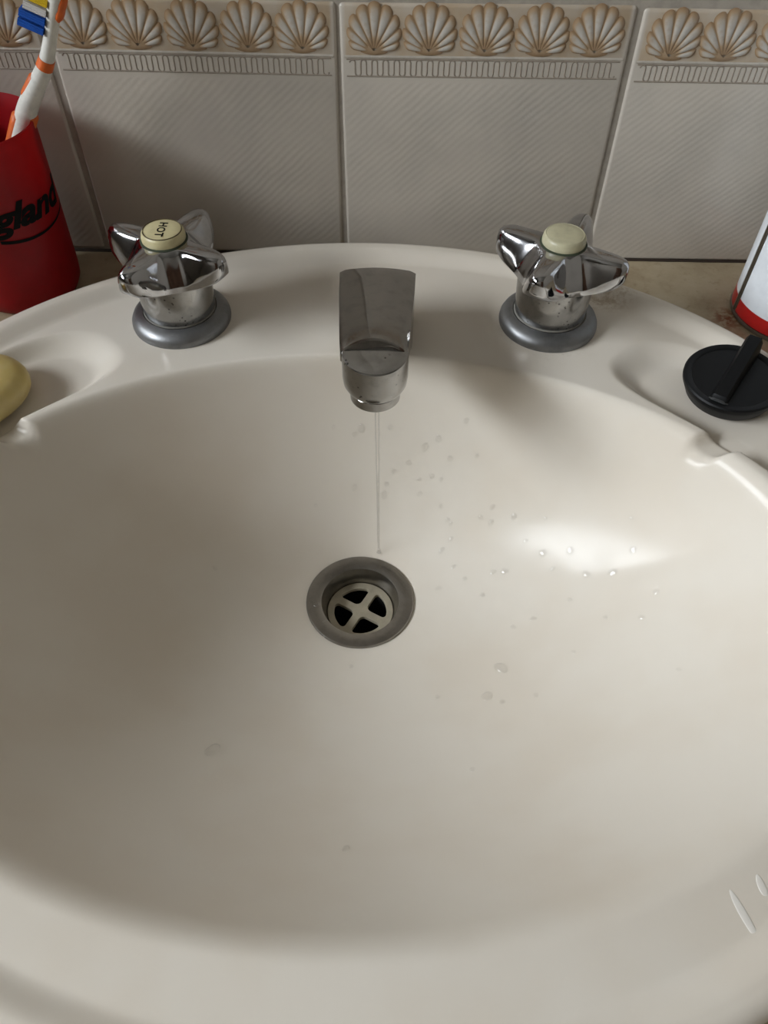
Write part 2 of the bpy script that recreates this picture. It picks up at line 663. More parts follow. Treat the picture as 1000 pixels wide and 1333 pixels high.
def strip(V, Fc, pts, w, depth, y0=0.0):
    """raised half-round line through (x, z) points on the tile face"""
    n = len(pts)
    b = len(V)
    for i, (x, z) in enumerate(pts):
        xa, za = pts[max(i - 1, 0)]
        xb, zb_ = pts[min(i + 1, n - 1)]
        dx, dz = xb - xa, zb_ - za
        l = math.hypot(dx, dz) or 1
        nx, nz = -dz / l, dx / l
        V.append((x + nx * w, y0, z + nz * w))
        V.append((x, y0 - depth, z))
        V.append((x - nx * w, y0, z - nz * w))
    for i in range(n - 1):
        a = b + i * 3
        Fc.append((a, a + 1, a + 4, a + 3))
        Fc.append((a + 1, a + 2, a + 5, a + 4))


def meander_mesh():
    V, Fc = [], []
    zb0, zt0, n = .1056, .1138, 24
    x0, x1 = -.0690, .0690
    per = (x1 - x0) / n
    pts = []
    r = per / 4
    for k in range(n):
        cx = x0 + per * k
        # up the left, round over the top, down, round under
        for s in range(7):
            a = PI - PI * s / 6
            pts.append((cx + r + r * math.cos(a), zt0 - .0001 - r + r * math.sin(a)))
        for s in range(7):
            a = PI + PI * s / 6
            pts.append((cx + 3 * r + r * math.cos(a), zb0 + .0001 + r + r * math.sin(a)))
    strip(V, Fc, pts, .00045, .00022)
    strip(V, Fc, [(-.0705, zt0), (.0705, zt0)], .00042, .00030)
    strip(V, Fc, [(-.0705, zb0), (.0705, zb0)], .00042, .00030)
    me = bpy.data.meshes.new('meander_border')
    me.from_pydata(V, [], Fc)
    me.materials.append(LINE)
    return me


def bead_mesh():
    V, Fc = [], []
    strip(V, Fc, [(-.0715, .1150), (.0715, .1150)], .0007, .0006)
    me = bpy.data.meshes.new('raised_bead')
    me.from_pydata(V, [], Fc)
    me.shade_smooth()
    me.materials.append(BEAD)
    return me


ME_T0 = tile_mesh('tile', TW, ROW0 - .0030, TILE_B)
ME_T1 = tile_mesh('tile', TW, TW, TILE_P)
ME_SH, ME_ME, ME_BE = shell_mesh(), meander_mesh(), bead_mesh()
TILT = {-1: -.30, 0: .28, -2: .1, 1: .05}
DROP = {-2: .0006, -1: .0003, 0: 0.0, 1: -.0007, 2: -.0010}
for k in range(-10, 7):
    xc = (k + .5) * PITCH
    if xc - TW / 2 < X0: continue
    t = bpy.data.objects.new('tile', ME_T0)
    t.location = (xc, 0, .0010 + DROP.get(k, 0))
    t.rotation_euler = (0, -math.radians(TILT.get(k, 0)), 0)
    link(t, wall_back)
    for nm, me in (('meander_border', ME_ME), ('raised_bead', ME_BE)):
        link(bpy.data.objects.new(nm, me), t)
    for s in range(5):
        sh = bpy.data.objects.new('shell_relief', ME_SH)
        sh.location = ((s - 2) * .0281, 0, .1163)
        sh.rotation_euler = (0, math.radians(random.uniform(-4, 4)), 0)
        link(sh, t)
for row in range(1, 6):
    for k in range(-10, 7):
        xc = (k + .5) * PITCH
        if xc - TW / 2 < X0: continue
        t = bpy.data.objects.new('tile', ME_T1)
        t.location = (xc, 0, ROW0 + .0010 + (row - 1) * PITCH + DROP.get(k, 0) + .0015)
        link(t, wall_back)

# ------------------------------------------------------------------ worktop with its oval cut-out, and the cabinet that carries it
XC = .017
OC = (XC, -.2245, .25, .21)
IC = (XC - .001, -.2535, .2, .137)
DR = (.015, -.196)
R0, ZD, ZDECK = .029, -.0955, .0165
CY0, CY1, CT = -.50, -.0012, .030
n = 128
V, Fc = [], []
hole, outer = [], []
for k in range(n):
    a = 2 * PI * k / n
    ca, sa = math.cos(a), math.sin(a)
    hole.append((OC[0] + .236 * ca, OC[1] + .196 * sa))
    tx = ((X1 - .001 - OC[0]) if ca > 0 else (OC[0] + .80)) / max(abs(ca), 1e-6)
    ty = ((CY1 - OC[1]) if sa > 0 else (OC[1] - CY0)) / max(abs(sa), 1e-6)
    s = min(tx, ty)
    outer.append((OC[0] + ca * s, OC[1] + sa * s))
# keep the rectangle's corners exact
for cx, cy in ((-.80, CY0), (-.80, CY1), (X1 - .001, CY0), (X1 - .001, CY1)):
    j = min(range(n), key=lambda i: (outer[i][0] - cx) ** 2 + (outer[i][1] - cy) ** 2)
    outer[j] = (cx, cy)
for ring, z in ((hole, 0), (outer, 0), (outer, -CT), (hole, -CT)):
    V += [(x, y, z) for x, y in ring]
for lvl in range(4):
    for k in range(n):
        k2 = (k + 1) % n
        Fc.append((lvl * n + k, lvl * n + k2, ((lvl + 1) % 4) * n + k2, ((lvl + 1) % 4) * n + k))
tag(mesh_obj('countertop', V, Fc, COUNTER, None, 30), 'mottled beige worktop that the cream washbasin is set into', 'countertop')
# dark mouldy joint between worktop and tiles
jp, jv, jf = 240, [], []
for i in range(jp + 1):
    x = -.80 + (X1 + .80) * i / jp
    w = .0001 + .0005 * random.random() ** 2
    jv += [(x, -.0013 - w * .6, .00012), (x, -.0010, .0004 + w), (x, .0012, .0005 + w)]
for i in range(jp):
    a = i * 3
    jf += [(a, a + 3, a + 4, a + 1), (a + 1, a + 4, a + 5, a + 2)]
tag(mesh_obj('trim_1', jv, jf, MOULD), 'thin dark mouldy joint line between tiles and worktop', 'joint', kind='structure')

cab = tag(empty('vanity_cabinet', (0.15, -.25, Z0)), 'white vanity cabinet under the beige worktop', 'cabinet')
W2, top = .89, -CT - Z0
box('side_panel', (-W2, -.22, .08), (-W2 + .018, .245, top), CABM, cab)
box('side_panel', (W2 - .018, -.22, .08), (W2, .245, top), CABM, cab)
box('base_panel', (-W2 + .018, -.22, .08), (W2 - .018, .245, .098), CABM, cab)
box('plinth', (-W2 + .02, -.19, 0), (W2 - .02, .245, .08), CABM, cab)
for k in range(4):
    wd = 2 * W2 / 4
    d = box('door', (-W2 + k * wd + .002, -.238, .085), (-W2 + (k + 1) * wd - .002, -.2205, top - .004), CABM, cab, .002)
    hx = -W2 + (k + (.88 if k % 2 == 0 else .12)) * wd
    tube('handle', [(hx, -.238, .55), (hx, -.262, .55), (hx, -.262, .66), (hx, -.238, .66)], .005, CHROME_DULL, d, 10)


# ------------------------------------------------------------------ the washbasin
def ray_ell(px, py, ux, uy, cx, cy, a, b):
    dx, dy = px - cx, py - cy
    A = (ux / a) ** 2 + (uy / b) ** 2
    B = 2 * (dx * ux / a / a + dy * uy / b / b)
    C = (dx / a) ** 2 + (dy / b) ** 2 - 1
    return (-B + math.sqrt(B * B - 4 * A * C)) / (2 * A)


def deck(x, y):
    dx, dy = x - OC[0], y - OC[1]
    rho = math.hypot(dx / OC[2], dy / OC[3])
    L = math.hypot(dx, dy) / max(rho, 1e-6)
    d = (1 - rho) * L
    z = ZDECK + .0045 * (1 - sst(.009, .021, d))
    psi = math.degrees(math.atan2(dy / OC[3], abs(dx) / OC[2]))
    if -30 < psi < 70:                                   # the two soap dishes
        p = math.radians(psi)
        ex, ey = math.cos(p) * OC[2], math.sin(p) * OC[3]
        l = math.hypot(ex, ey)
        ri = ray_ell(OC[0], OC[1], ex / l, ey / l, *IC) / l
        rin, rout = ri + .035, .915
        u = (psi - 17.5) / 26.5
        v = (rho - (rin + rout) / 2) / ((rout - rin) / 2)
        F = (abs(u) ** 2.6 + abs(v) ** 2.6) ** (1 / 2.6)
        z -= .0075 * (1 - sst(.84, 1.08, F))
        w = (psi - 19.5) / 3.2                           # pouring notch towards the bowl
        if abs(w) < 1 and rho < rin + .06:
            z = min(z, smin(z, ZDECK - .0066 + .0100 * (w * w) ** 1.7, .002))
    if d < .007:
        e = (.007 - max(d, 0)) / .007
        z -= .007 * (1 - math.sqrt(max(0, 1 - e * e)))
    return z


def bowl(x, y):
    dx, dy = x - DR[0], y - DR[1]
    r = math.hypot(dx, dy)
    if r < 1e-6: return ZD
    re = ray_ell(DR[0], DR[1], dx / r, dy / r, *IC)
    s = max(0, (r - R0) / (re - R0))
    g = .30 * s + .70 * s ** 2.5 if s < 1.15 else .30 * 1.15 + .70 * 1.15 ** 2.5 + (s - 1.15) * 2.3
    return ZD + (ZDECK - ZD + .001) * g


def zb(x, y):
    return smin(bowl(x, y), deck(x, y), .008)


def normal_at(x, y, e=.0015):
    return Vector((-(zb(x + e, y) - zb(x - e, y)) / (2 * e), -(zb(x, y + e) - zb(x, y - e)) / (2 * e), 1)).normalized()


def build_basin():
    NA, NR = 900, 230
    V, Fc = [], []
    for j in range(NR + 1):
        t = j / NR
        for k in range(NA):
            a = 2 * PI * k / NA
            ux, uy = math.cos(a), math.sin(a)
            ro = ray_ell(DR[0], DR[1], ux, uy, *OC)
            tt = 1 - (1 - t) ** 1.25
            r = .0245 + (ro - .0245) * tt
            x, y = DR[0] + ux * r, DR[1] + uy * r
            V.append((x, y, zb(x, y)))
    for z, sc in ((.010, 1.0), (.0015, .998), (.0003, .992)):     # the turned-down outer edge
        for k in range(NA):
            a = 2 * PI * k / NA
            ux, uy = math.cos(a), math.sin(a)
            ro = ray_ell(DR[0], DR[1], ux, uy, *OC) * sc
            V.append((DR[0] + ux * ro, DR[1] + uy * ro, z))
    for k in range(NA):                                         # throat under the waste flange
        a = 2 * PI * k / NA
        V.append((DR[0] + .0245 * math.cos(a), DR[1] + .0245 * math.sin(a), ZD - .03))
    for j in range(NR + 3):
        for k in range(NA):
            k2 = (k + 1) % NA
            Fc.append((j * NA + k, j * NA + k2, (j + 1) * NA + k2, (j + 1) * NA + k))
    b = (NR + 4) * NA
    for k in range(NA):
        k2 = (k + 1) % NA
        Fc.append((b + k, b + k2, k2, k))
    me = bpy.data.meshes.new('washbasin')
    me.from_pydata(V, [], Fc)
    me.shade_smooth()
    me.materials.append(CER)
    o = bpy.data.objects.new('washbasin', me)
    return tag(link(o), 'large oval cream ceramic washbasin with soap dishes at both sides', 'washbasin')


build_basin()

# ------------------------------------------------------------------ waste outlet
waste = tag(empty('basin_waste', (DR[0], DR[1], ZD)), 'round steel waste outlet with cross-shaped strainer in the basin floor', 'drain')
lathe('flange', [(.0305, .0002), (.0304, .0012), (.0299, .0017), (.0280, .0017), (.0228, .0012), (.0219, .0008), (.0214, -.0006), (.0186, -.0120), (.0184, -.0150)], STEEL, waste, 96)
lathe('pipe', [(.0186, -.0140), (.0180, -.0160), (.0175, -.0700)], plain('dark_pipe', srgb(8, 7, 6), 0.9), waste, 48, close_top=True)


def strainer():
    cu = bpy.data.curves.new('strainer', 'CURVE')
    cu.dimensions = '2D'
    cu.fill_mode = 'BOTH'
    cu.extrude = .0011
    cu.bevel_depth = .0003
    cu.bevel_resolution = 2

    def poly(pts):
        sp = cu.splines.new('POLY')
        sp.points.add(len(pts) - 1)
        for p, (x, y) in zip(sp.points, pts):
            p.co = (x, y, 0, 1)
        sp.use_cyclic_u = True

    poly([(.0186 * math.cos(2 * PI * k / 72), .0186 * math.sin(2 * PI * k / 72)) for k in range(72)])
    bar, ro, rc = .0020, .0154, .0022
    for h in range(4):
        rot = math.radians(90 * h - 29)
        # rounded quarter sector between the bars
        cs = [(bar + rc * 1.6, bar + rc * 1.6, rc * 1.6, 180, 270)]
        pts = []
        for s in range(7):
            a = math.radians(180 + 90 * s / 6)
            pts.append((bar + rc * 1.6 + rc * 1.6 * math.cos(a), bar + rc * 1.6 + rc * 1.6 * math.sin(a)))
        a1 = math.asin((bar + rc) / (ro - rc))
        c1 = ((ro - rc) * math.cos(a1), (ro - rc) * math.sin(a1))
        for s in range(7):
            a = -PI / 2 + (PI / 2 + a1) * s / 6
            pts.append((c1[0] + rc * math.cos(a), c1[1] + rc * math.sin(a)))
        for s in range(1, 8):
            a = a1 + (PI / 2 - 2 * a1) * s / 8
            pts.append((ro * math.cos(a), ro * math.sin(a)))
        c2 = (c1[1], c1[0])
        for s in range(7):
            a = (PI / 2 - a1) + (PI / 2 + a1) * s / 6
            pts.append((c2[0] + rc * math.cos(a), c2[1] + rc * math.sin(a)))
        poly([(x * math.cos(rot) - y * math.sin(rot), x * math.sin(rot) + y * math.cos(rot)) for x, y in pts])
    return curve_mesh(cu)


st = finish('strainer', strainer(), plain('limescaled_strainer_metal', srgb(176, 167, 146), 0.45, 0.0), waste, 40, (0, 0, -.0108))
st['label'] = 'limescaled cross-shaped strainer with four dark holes'


# ------------------------------------------------------------------ taps
def star_ring(z, amp, rv, rt, n=128, p=2.6):
    out = []
    for k in range(n):
        a = 2 * PI * k / n
        c = abs(math.cos(2 * a)) if math.cos(2 * a) ** 2 >= 0 else 0
        w = max(0.0, math.cos(4 * a) * .5 + .5) ** p          # 1 on the four arms, 0 between
        r = rv + (rt - rv) * w * amp
        out.append((r * math.cos(a), r * math.sin(a), z))
    return out


def handle_mesh():
    """four-armed capstan head: concave flanks between blunt arms, lower rim round, crown domed"""
    n = 192
    rings = []

    def ring(fr, fz):
        rr = []
        for k in range(n):
            a = 2 * PI * k / n
            w = (math.cos(4 * a) * .5 + .5)
            arm = w ** 2.0
            rr.append((fr(w, arm) * math.cos(a), fr(w, arm) * math.sin(a), fz(w, arm)))
        rings.append(rr)

    # heights above the deck: (valley radius, tip radius, sharpness of the arms, valley height, tip height)
    for rv, rt, p, zv, ztp in ((.0170, .0170, 1.0, .0306, .0306), (.0200, .0310, 1.6, .0300, .0358), (.0211, .0345, 1.6, .0304, .0362), (.0212, .0356, 1.7, .0314, .0372),
                              (.0206, .0360, 1.9, .0340, .0396), (.0190, .0360, 2.2, .0376, .0428), (.0168, .0356, 2.7, .0412, .0455), (.0150, .0342, 3.2, .0440, .0472),
                              (.0140, .0315, 3.6, .0455, .0481), (.0132, .0250, 3.8, .0466, .0485), (.0124, .0175, 3.4, .0474, .0485), (.0116, .0118, 2.0, .0480, .0481), (.0095, .0095, 1.0, .0481, .0481)):
        cap = rt - .0016
        ring(lambda w, A: smin(rv + (rt - rv) * w ** p, cap + .0005, .0030) if rt > .03 else rv + (rt - rv) * w ** p,
             lambda w, A: zv + (ztp - zv) * w ** 1.6)
    return rings


def tap(name, loc, rotz, label, cap_mat, hot):
    t = tag(empty(name, loc), label, 'tap', 'pair of star-handled basin taps')
    lathe('flange', [(.0262, 0), (.0264, .0012), (.0262, .0030), (.0252, .0050), (.0232, .0066), (.0212, .0074), (.0196, .0078)], CHROME_DULL, t, 96)
    lathe('body', [(.0188, .0070), (.0186, .0085), (.0190, .0110), (.0199, .0290), (.0196, .0300), (.0150, .0302)], CHROME_BODY, t, 96)
    lathe('lime_ring', [(.0186, .0076), (.0192, .0078), (.0190, .0084), (.0186, .0086)], plain('chalky_lime_' + name, srgb(120, 117, 110), 0.8), t, 72)
    hd = loft('handle', handle_mesh(), CHROME, t, 48)
    hd.rotation_euler = (0, 0, rotz)
    cap = lathe('cap', [(.0104, .0474), (.0108, .0482), (.0109, .0500), (.0105, .0520), (.0098, .0530), (.0094, .0532), (.0092, .05305), (.0086, .0533), (.0050, .0536), (.0003, .0537)], cap_mat, t, 64, 30, close_top=True)
    cap['label'] = 'round cream cap'
    lathe('grime_ring', [(.0100, .0476), (.0116, .0477), (.0118, .0481), (.0107, .0487), (.0104, .0488)], GRIME, t, 64)
    if hot:
        lathe('cap_rim', [(.0097, .05305), (.0095, .05345), (.0092, .05335), (.0093, .0530)], plain('brown_rim_line', srgb(88, 74, 44), .6), t, 64)
        me = text_mesh('HOT', .0056, .00006, 0, .00012, 1.12)
        tx = finish('lettering', me, INK, cap, False, (-.0003, -.0006, .05368))
        tx.rotation_euler = (0, 0, math.radians(-93))
        tx['label'] = 'black HOT lettering'
    return t


ZT = .0163
tap('hot_tap', (-.0838, -.0884, ZT), math.radians(-25), 'chrome star-handled tap with a cream cap reading HOT, left of the spout', CAPM, True)
tap('cold_tap', (.1145, -.0858, ZT), math.radians(-28), 'chrome star-handled tap with a blank cream cap, right of the spout', CAPC, False)

# ------------------------------------------------------------------ spout
sp = tag(empty('basin_spout', (.0222, -.1, ZT)), 'flat-topped chrome basin spout between the two taps', 'spout')


def slab_ring(y, zc, w, th, arch, n=14, lean=0.0):
    """cross-section across x: arched top, flat belly; w half width"""
    out = []
    rc = .0009
    for i in range(n + 1):
        u = -1 + 2 * i / n
        x = u * w
        z = zc + arch * (1 - u * u) - (rc * max(0, (abs(u) - .86) / .14) ** 2.0)
        out.append((x, y + lean * arch * (1 - u * u), z))
    for u in (1, .96, .6, 0, -.6, -.96, -1):
        z = zc - th + (rc if abs(u) > .99 else 0)
        out.append((u * w, y + lean * arch * (1 - u * u), z))
    return out


# local: y relative to -.1, z above deck
arm = [slab_ring(.0165, .0270, .0194, .0266, .0020),
       slab_ring(.0162, .0286, .0196, .0284, .0022),
       slab_ring(.0150, .0292, .0197, .0290, .0023),
       slab_ring(.0060, .0304, .0193, .0302, .0028),
       slab_ring(-.0060, .0322, .0188, .0318, .0032),
       slab_ring(-.0160, .0339, .0182, .0300, .0035),
       slab_ring(-.0280, .0360, .0174, .0230, .0038),
       slab_ring(-.0400, .0381, .0167, .0170, .0040),
       slab_ring(-.0520, .0400, .0159, .0120, .0042, lean=.4),
       slab_ring(-.0605, .0408, .0152, .0080, .0044, lean=.8),
       slab_ring(-.0628, .0408, .0149, .0060, .0044, lean=.9),
       slab_ring(-.0636, .0400, .0150, .0050, .0040, lean=1.0)]
loft('arm', arm, SPOUT_CHROME, sp, 40)
stem = [[(x * s, y * s2 + .004, z) for x, y in [(.0185 * math.copysign(abs(math.cos(a)) ** .45, math.cos(a)), .0125 * math.copysign(abs(math.sin(a)) ** .45, math.sin(a))) for a in [2 * PI * k / 48 for k in range(48)]]]
        for z, s, s2 in ((0.0, 1.0, 1.0), (.012, .99, .99), (.024, .98, .96), (.029, .96, .9))]
loft('stem', stem, SPOUT_CHROME, sp, 40)
noz = lathe('nozzle_housing', [(.0118, .0196), (.0134, .0200), (.0146, .0225), (.0150, .0260), (.0150, .0376), (.0147, .0388), (.0140, .0392), (.0060, .0393), (.0003, .0393)],
            CHROME_BODY, sp, 72, 35, (.0006, -.0625, .0016), close_top=True)
# the housing's top slopes gently down towards the front
for v in noz.data.vertices:
    if v.co.z > .030:
        v.co.z += (v.co.y) * .10
lathe('aerator', [(.0095, .0125), (.0112, .0126), (.0117, .0132), (.0117, .0178), (.0112, .0184), (.0112, .0198), (.0095, .0202)], CHROME_BODY, noz, 64, 35)
lathe('aerator_mesh', [(.0003, .0145), (.0096, .0145)], plain('dark_aerator_mesh', srgb(60, 58, 54), .6, .8), noz, 32)

# thin stream of water
sx, sy = .0236, -.1635
zs0, zs1 = ZT + .0145, zb(sx, sy) + .0006
rings = []
for i in range(41):
    t = i / 40
    r = (.00125 - .00055 * min(1, t * 1.4)) * (1 + .05 * math.sin(t * 40))
    if i == 40: r *= 1.8
    rings.append([(sx + .0012 * t + r * math.cos(2 * PI * k / 14), sy - .0004 * t + r * math.sin(2 * PI * k / 14), zs0 + (zs1 - zs0) * t) for k in range(14)])
tag(loft('water_stream', rings, WATER, None, True), 'thin stream of water falling from the spout to the drain', 'water')

# ------------------------------------------------------------------ splashed droplets, each lying on the glaze
DROPS = [(0.014, -0.1274), (0.0105, -0.1286), (0.0496, -0.133), (0.0569, -0.1323), (0.0638, -0.1377), (0.0782, -0.1399), (0.0542, -0.1404), (0.0594, -0.1421), (0.0474, -0.1402), (0.0324, -0.1366), (0.0273, -0.1424), (0.0477, -0.1442), (0.0711, -0.1311), (0.0601, -0.1502), (0.0642, -0.1559), (0.066, -0.1577), (0.0882, -0.157), (0.0878, -0.1625), (0.0823, -0.1591), (0.0996, -0.1635), (0.0663, -0.1641), (0.1059, -0.1754), (0.0612, -0.1683), (0.041, -0.1354), (0.0286, -0.1396), (-0.0013, -0.1279), (0.0301, -0.1275), (0.0099, -0.1402), (-0.0123, -0.1477), (0.1154, -0.1695), (0.0677, -0.1781), (0.0952, -0.1868), (0.0892, -0.1856), (0.1146, -0.1837), (0.1274, -0.1871), (0.1189, -0.1927), (0.1343, -0.2012), (0.1458, -0.205), (0.1544, -0.1987), (0.0831, -0.1973), (0.1079, -0.2172), (0.0976, -0.22), (0.1242, -0.2419), (0.0808, -0.2614), (0.0877, -0.2658), (0.0892, -0.2445), (0.1036, -0.2641), (0.1623, -0.2668), (0.1261, -0.2115), (0.1404, -0.2268), (0.1547, -0.2329), (0.0739, -0.186), (0.0594, -0.1891), (0.1619, -0.2226), (0.1535, -0.1852), (-0.0475, -0.2981), (0.0695, -0.3053), (0.0161, -0.3476), (0.0118, -0.2387), (0.0567, -0.2596), (-0.0656, -0.1885)]


def drop_mesh(seed):
    rnd = random.Random(seed)
    nA, nR = 20, 6
    ph = [rnd.uniform(0, 6.28) for _ in range(3)]
    V, Fc = [(0, 0, .42)], []
    for j in range(1, nR + 1):
        t = j / nR
        for k in range(nA):
            a = 2 * PI * k / nA
            r = (1 + .12 * math.sin(2 * a + ph[0]) + .06 * math.sin(3 * a + ph[1])) * math.sin(t * PI / 2)
            V.append((r * math.cos(a), r * math.sin(a) * 1.15, .42 * math.cos(t * PI / 2) ** .8 if j < nR else -.04))
    for k in range(nA):
        Fc.append((0, 1 + k, 1 + (k + 1) % nA))
    for j in range(nR - 1):
        for k in range(nA):
            a, b = 1 + j * nA + k, 1 + j * nA + (k + 1) % nA
            Fc.append((a, a + nA, b + nA, b))
    Fc.append(tuple(1 + (nR - 1) * nA + k for k in range(nA)))
    me = bpy.data.meshes.new('water_droplet')
    me.from_pydata(V, [], Fc)
    me.shade_smooth()
    me.materials.append(WATER)
    return me


DM = [drop_mesh(s) for s in range(5)]
rnd = random.Random(3)
BIG = {2: .0016, 0: .0017, 34: .0017, 37: .0018, 43: .0022, 45: .0026, 10: .0015, 3: .0014, 33: .0017, 36: .0016, 38: .0016, 55: .0026, 31: .0016}
LONE = {55: 'lone clear droplet on the shaded left front of the bowl', 57: 'lone tiny droplet low in the bowl near the front rim',
        56: 'lone clear droplet on the bowl floor in front and right of the drain', 47: 'lone small droplet far out on the bright right side of the bowl',
        43: 'round clear droplet, larger of the pair right and in front of the drain', 45: 'largest flat droplet on the bowl floor, right of the drain',
        58: 'small clear droplet just in front of the drain ring', 60: 'lone small droplet on the shaded slope left of the drain',
        25: 'small clear droplet on the back of the bowl, left of the spout', 28: 'lone small droplet on the shaded slope behind and left of the drain',
        0: 'upper droplet of the pair just left of the falling water stream', 1: 'lower droplet of the pair just left of the falling water stream'}
for i, (x, y) in enumerate(DROPS):
    o = bpy.data.objects.new('water_droplet', DM[i % 5])
    nrm = normal_at(x, y)
    r = BIG.get(i, rnd.uniform(.0009, .0014)) * 1.15
    o.location = Vector((x, y, zb(x, y)))
    q = nrm.to_track_quat('Z', 'Y')
    o.rotation_euler = q.to_euler()
    o.scale = (r, r * rnd.uniform(1, 1.35), r * rnd.uniform(.7, 1.0))
    link(o)
    tag(o, LONE.get(i, 'small clear water droplet clinging to the inside of the bowl'), 'droplet', 'splashed water droplets in the bowl')
for (x, y, z, r) in ((-.0094, -.2000, ZD + .0021, .0016), (-.0039, -.2109, ZD + .0021, .0012)):
    o = bpy.data.objects.new('water_droplet', DM[1])
    o.location = (x, y, z)
    o.scale = (r, r, r)
    link(o)
    tag(o, 'clear water droplet on the left of the steel drain ring' if r > .0014 else 'smaller clear droplet on the front left of the steel drain ring', 'droplet', 'droplets on the drain ring')

# pale dried drips on the front rim at right
DRIP = plain('dried_white_drip', srgb(238, 233, 224), 0.4, mottle=0.95)
for k, (x, y, sx_, sy_, rz, lab) in enumerate(((.1425, -.3795, .0014, .0075, 22, 'long pale dried drip mark on the front right rim of the basin'),
                                              (.1500, -.3700, .0012, .0032, 10, 'short pale dried drip mark on the front right rim of the basin'))):
    o = bpy.data.objects.new('dried_drip', DM[2 + k].copy())
    o.data.materials.clear()
    o.data.materials.append(DRIP)
    o.location = (x, y, zb(x, y))
    o.rotation_euler = normal_at(x, y).to_track_quat('Z', 'Y').to_euler()
    o.rotation_euler.rotate_axis('Z', math.radians(rz))
    o.scale = (sx_, sy_, .0004)
    tag(link(o), lab, 'drip mark', 'dried drips on the front rim')

# ------------------------------------------------------------------ black plug in the right-hand dish
plug = tag(empty('basin_plug', (.2020, -.1335, .0118), (math.radians(3), math.radians(-4), 0)), 'round black rubber basin plug with a raised bar grip, in the right soap dish', 'plug')
lathe('disc', [(.0003, 0), (.0205, 0), (.0212, .0006), (.0236, .0065), (.0240, .0074), (.0240, .0092), (.0234, .0100), (.0205, .0098), (.0200, .0094), (.0003, .0094)], RUBBER, plug, 80, 35, close_top=True)
pa = math.radians(55)
grip = []
for s, hgt, wd in ((-.0200, .0012, .0034), (-.0185, .0034, .0040), (-.0090, .0048, .0040), (.0060, .0072, .0040), (.0185, .0100, .0042), (.0222, .0104, .0042), (.0232, .0088, .0038)):
    rr = []
    for (u, w) in ((-1.15, 0), (-1, .75), (-.7, 1), (.7, 1), (1, .75), (1.15, 0)):
        x, y = s, u * wd
        rr.append((x * math.cos(pa) - y * math.sin(pa), x * math.sin(pa) + y * math.cos(pa), .0090 + w * hgt))
    grip.append(rr)
loft('grip', grip, RUBBER, plug, 40)
sc = []
for s, wd in ((-.0206, .0040), (-.0196, .0052), (-.0188, .0050)):
    rr = []
    for (u, zz) in ((-1, .0093), (-.5, .0108), (.5, .0108), (1, .0093)):
        x, y = s, u * wd
        rr.append((x * math.cos(pa) - y * math.sin(pa), x * math.sin(pa) + y * math.cos(pa), zz))
    sc.append(rr)
loft('scuffed_edge', sc, RUBBER_WORN, plug, 40)

# ------------------------------------------------------------------ soap in the left-hand dish
nU, nV = 40, 20
V, Fc = [], []
for j in range(nV + 1):
    f = -PI / 2 + PI * j / nV
    cf = math.copysign(abs(math.cos(f)) ** .62, math.cos(f))
    sf = math.copysign(abs(math.sin(f)) ** .80, math.sin(f))
    for k in range(nU):
        a = 2 * PI * k / nU
        ca = math.copysign(abs(math.cos(a)) ** .85, math.cos(a))
        sa = math.copysign(abs(math.sin(a)) ** .85, math.sin(a))
        V.append((.036 * cf * ca, .0235 * cf * sa, .0095 * sf))
for j in range(nV):
    for k in range(nU):
        k2 = (k + 1) % nU
        Fc.append((j * nU + k, j * nU + k2, (j + 1) * nU + k2, (j + 1) * nU + k))
so = mesh_obj('soap_bar', V, Fc, SOAP, None, True, (-.1800, -.1590, .0192))
so.rotation_euler = (math.radians(2), math.radians(3), math.radians(52))
tag(so, 'pale yellow worn soap bar in the left soap dish', 'soap')

# ------------------------------------------------------------------ red tumbler
TX, TY = -.1865, -.0400
tum = tag(empty('tumbler', (TX, TY, 0.0002)), 'red plastic tumbler with black script lettering, holding the toothbrush', 'tumbler')
cup = lathe('cup', [(.0003, .0015), (.0200, .0015), (.0205, 0), (.0245, 0), (.0282, .0020), (.0302, .0060), (.0308, .0120), (.0326, .0900), (.0336, .0950), (.0342, .0978), (.0336, .0982), (.0326, .0950), (.0314, .0900), (.0296, .0120), (.0270, .0050), (.0200, .0035), (.0003, .0035)], RED, tum, 96, 40)


def wrap(me, ang0, z0, rfun, lift=.0003):
    bm = bmesh.new()
    bm.from_mesh(me)
    for _ in range(2):
        bmesh.ops.subdivide_edges(bm, edges=[e for e in bm.edges if e.calc_length() > .0012], cuts=1)
    bmesh.ops.triangulate(bm, faces=bm.faces)
    for v in bm.verts:
        z = z0 + v.co.y
        r = rfun(z) + lift
        a = ang0 + v.co.x / r
        v.co = Vector((r * math.cos(a), r * math.sin(a), z))
    bm.to_mesh(me)
    bm.free()
    return me


rf = lambda z: .0308 + (z - .012) * (.0018 / .078)
me = text_mesh('gland', .0185, 0, .38, .0007, .98)
xs = [v.co.x for v in me.vertices]
sc = .0520 / (max(xs) - min(xs))
for v in me.vertices: v.co.x *= sc
lt = finish('lettering', wrap(me, math.radians(-34), .0605, rf), INK, tum, False)
lt['label'] = 'black slanted script lettering'
V, Fc = [], []
for i in range(61):
    a = math.radians(-72 + 96 * i / 60)
    t = i / 60
    zc = .0468 + .0030 * (2 * t - 1) ** 2 - .001 + .004 * t * t
    wd = .0010 * (1 - .55 * t)
    for dz in (-wd, wd):
        r = rf(zc + dz) + .0003
        V.append((r * math.cos(a), r * math.sin(a), zc + dz))
for i in range(60):
    Fc.append((2 * i, 2 * i + 2, 2 * i + 3, 2 * i + 1))
mesh_obj('underline', V, Fc, INK, tum)['label'] = 'black swoosh under the lettering'

# ------------------------------------------------------------------ toothbrush leaning in the tumbler
tb = tag(empty('toothbrush', (TX, TY, .004)), 'white and orange toothbrush leaning in the red tumbler', 'toothbrush')


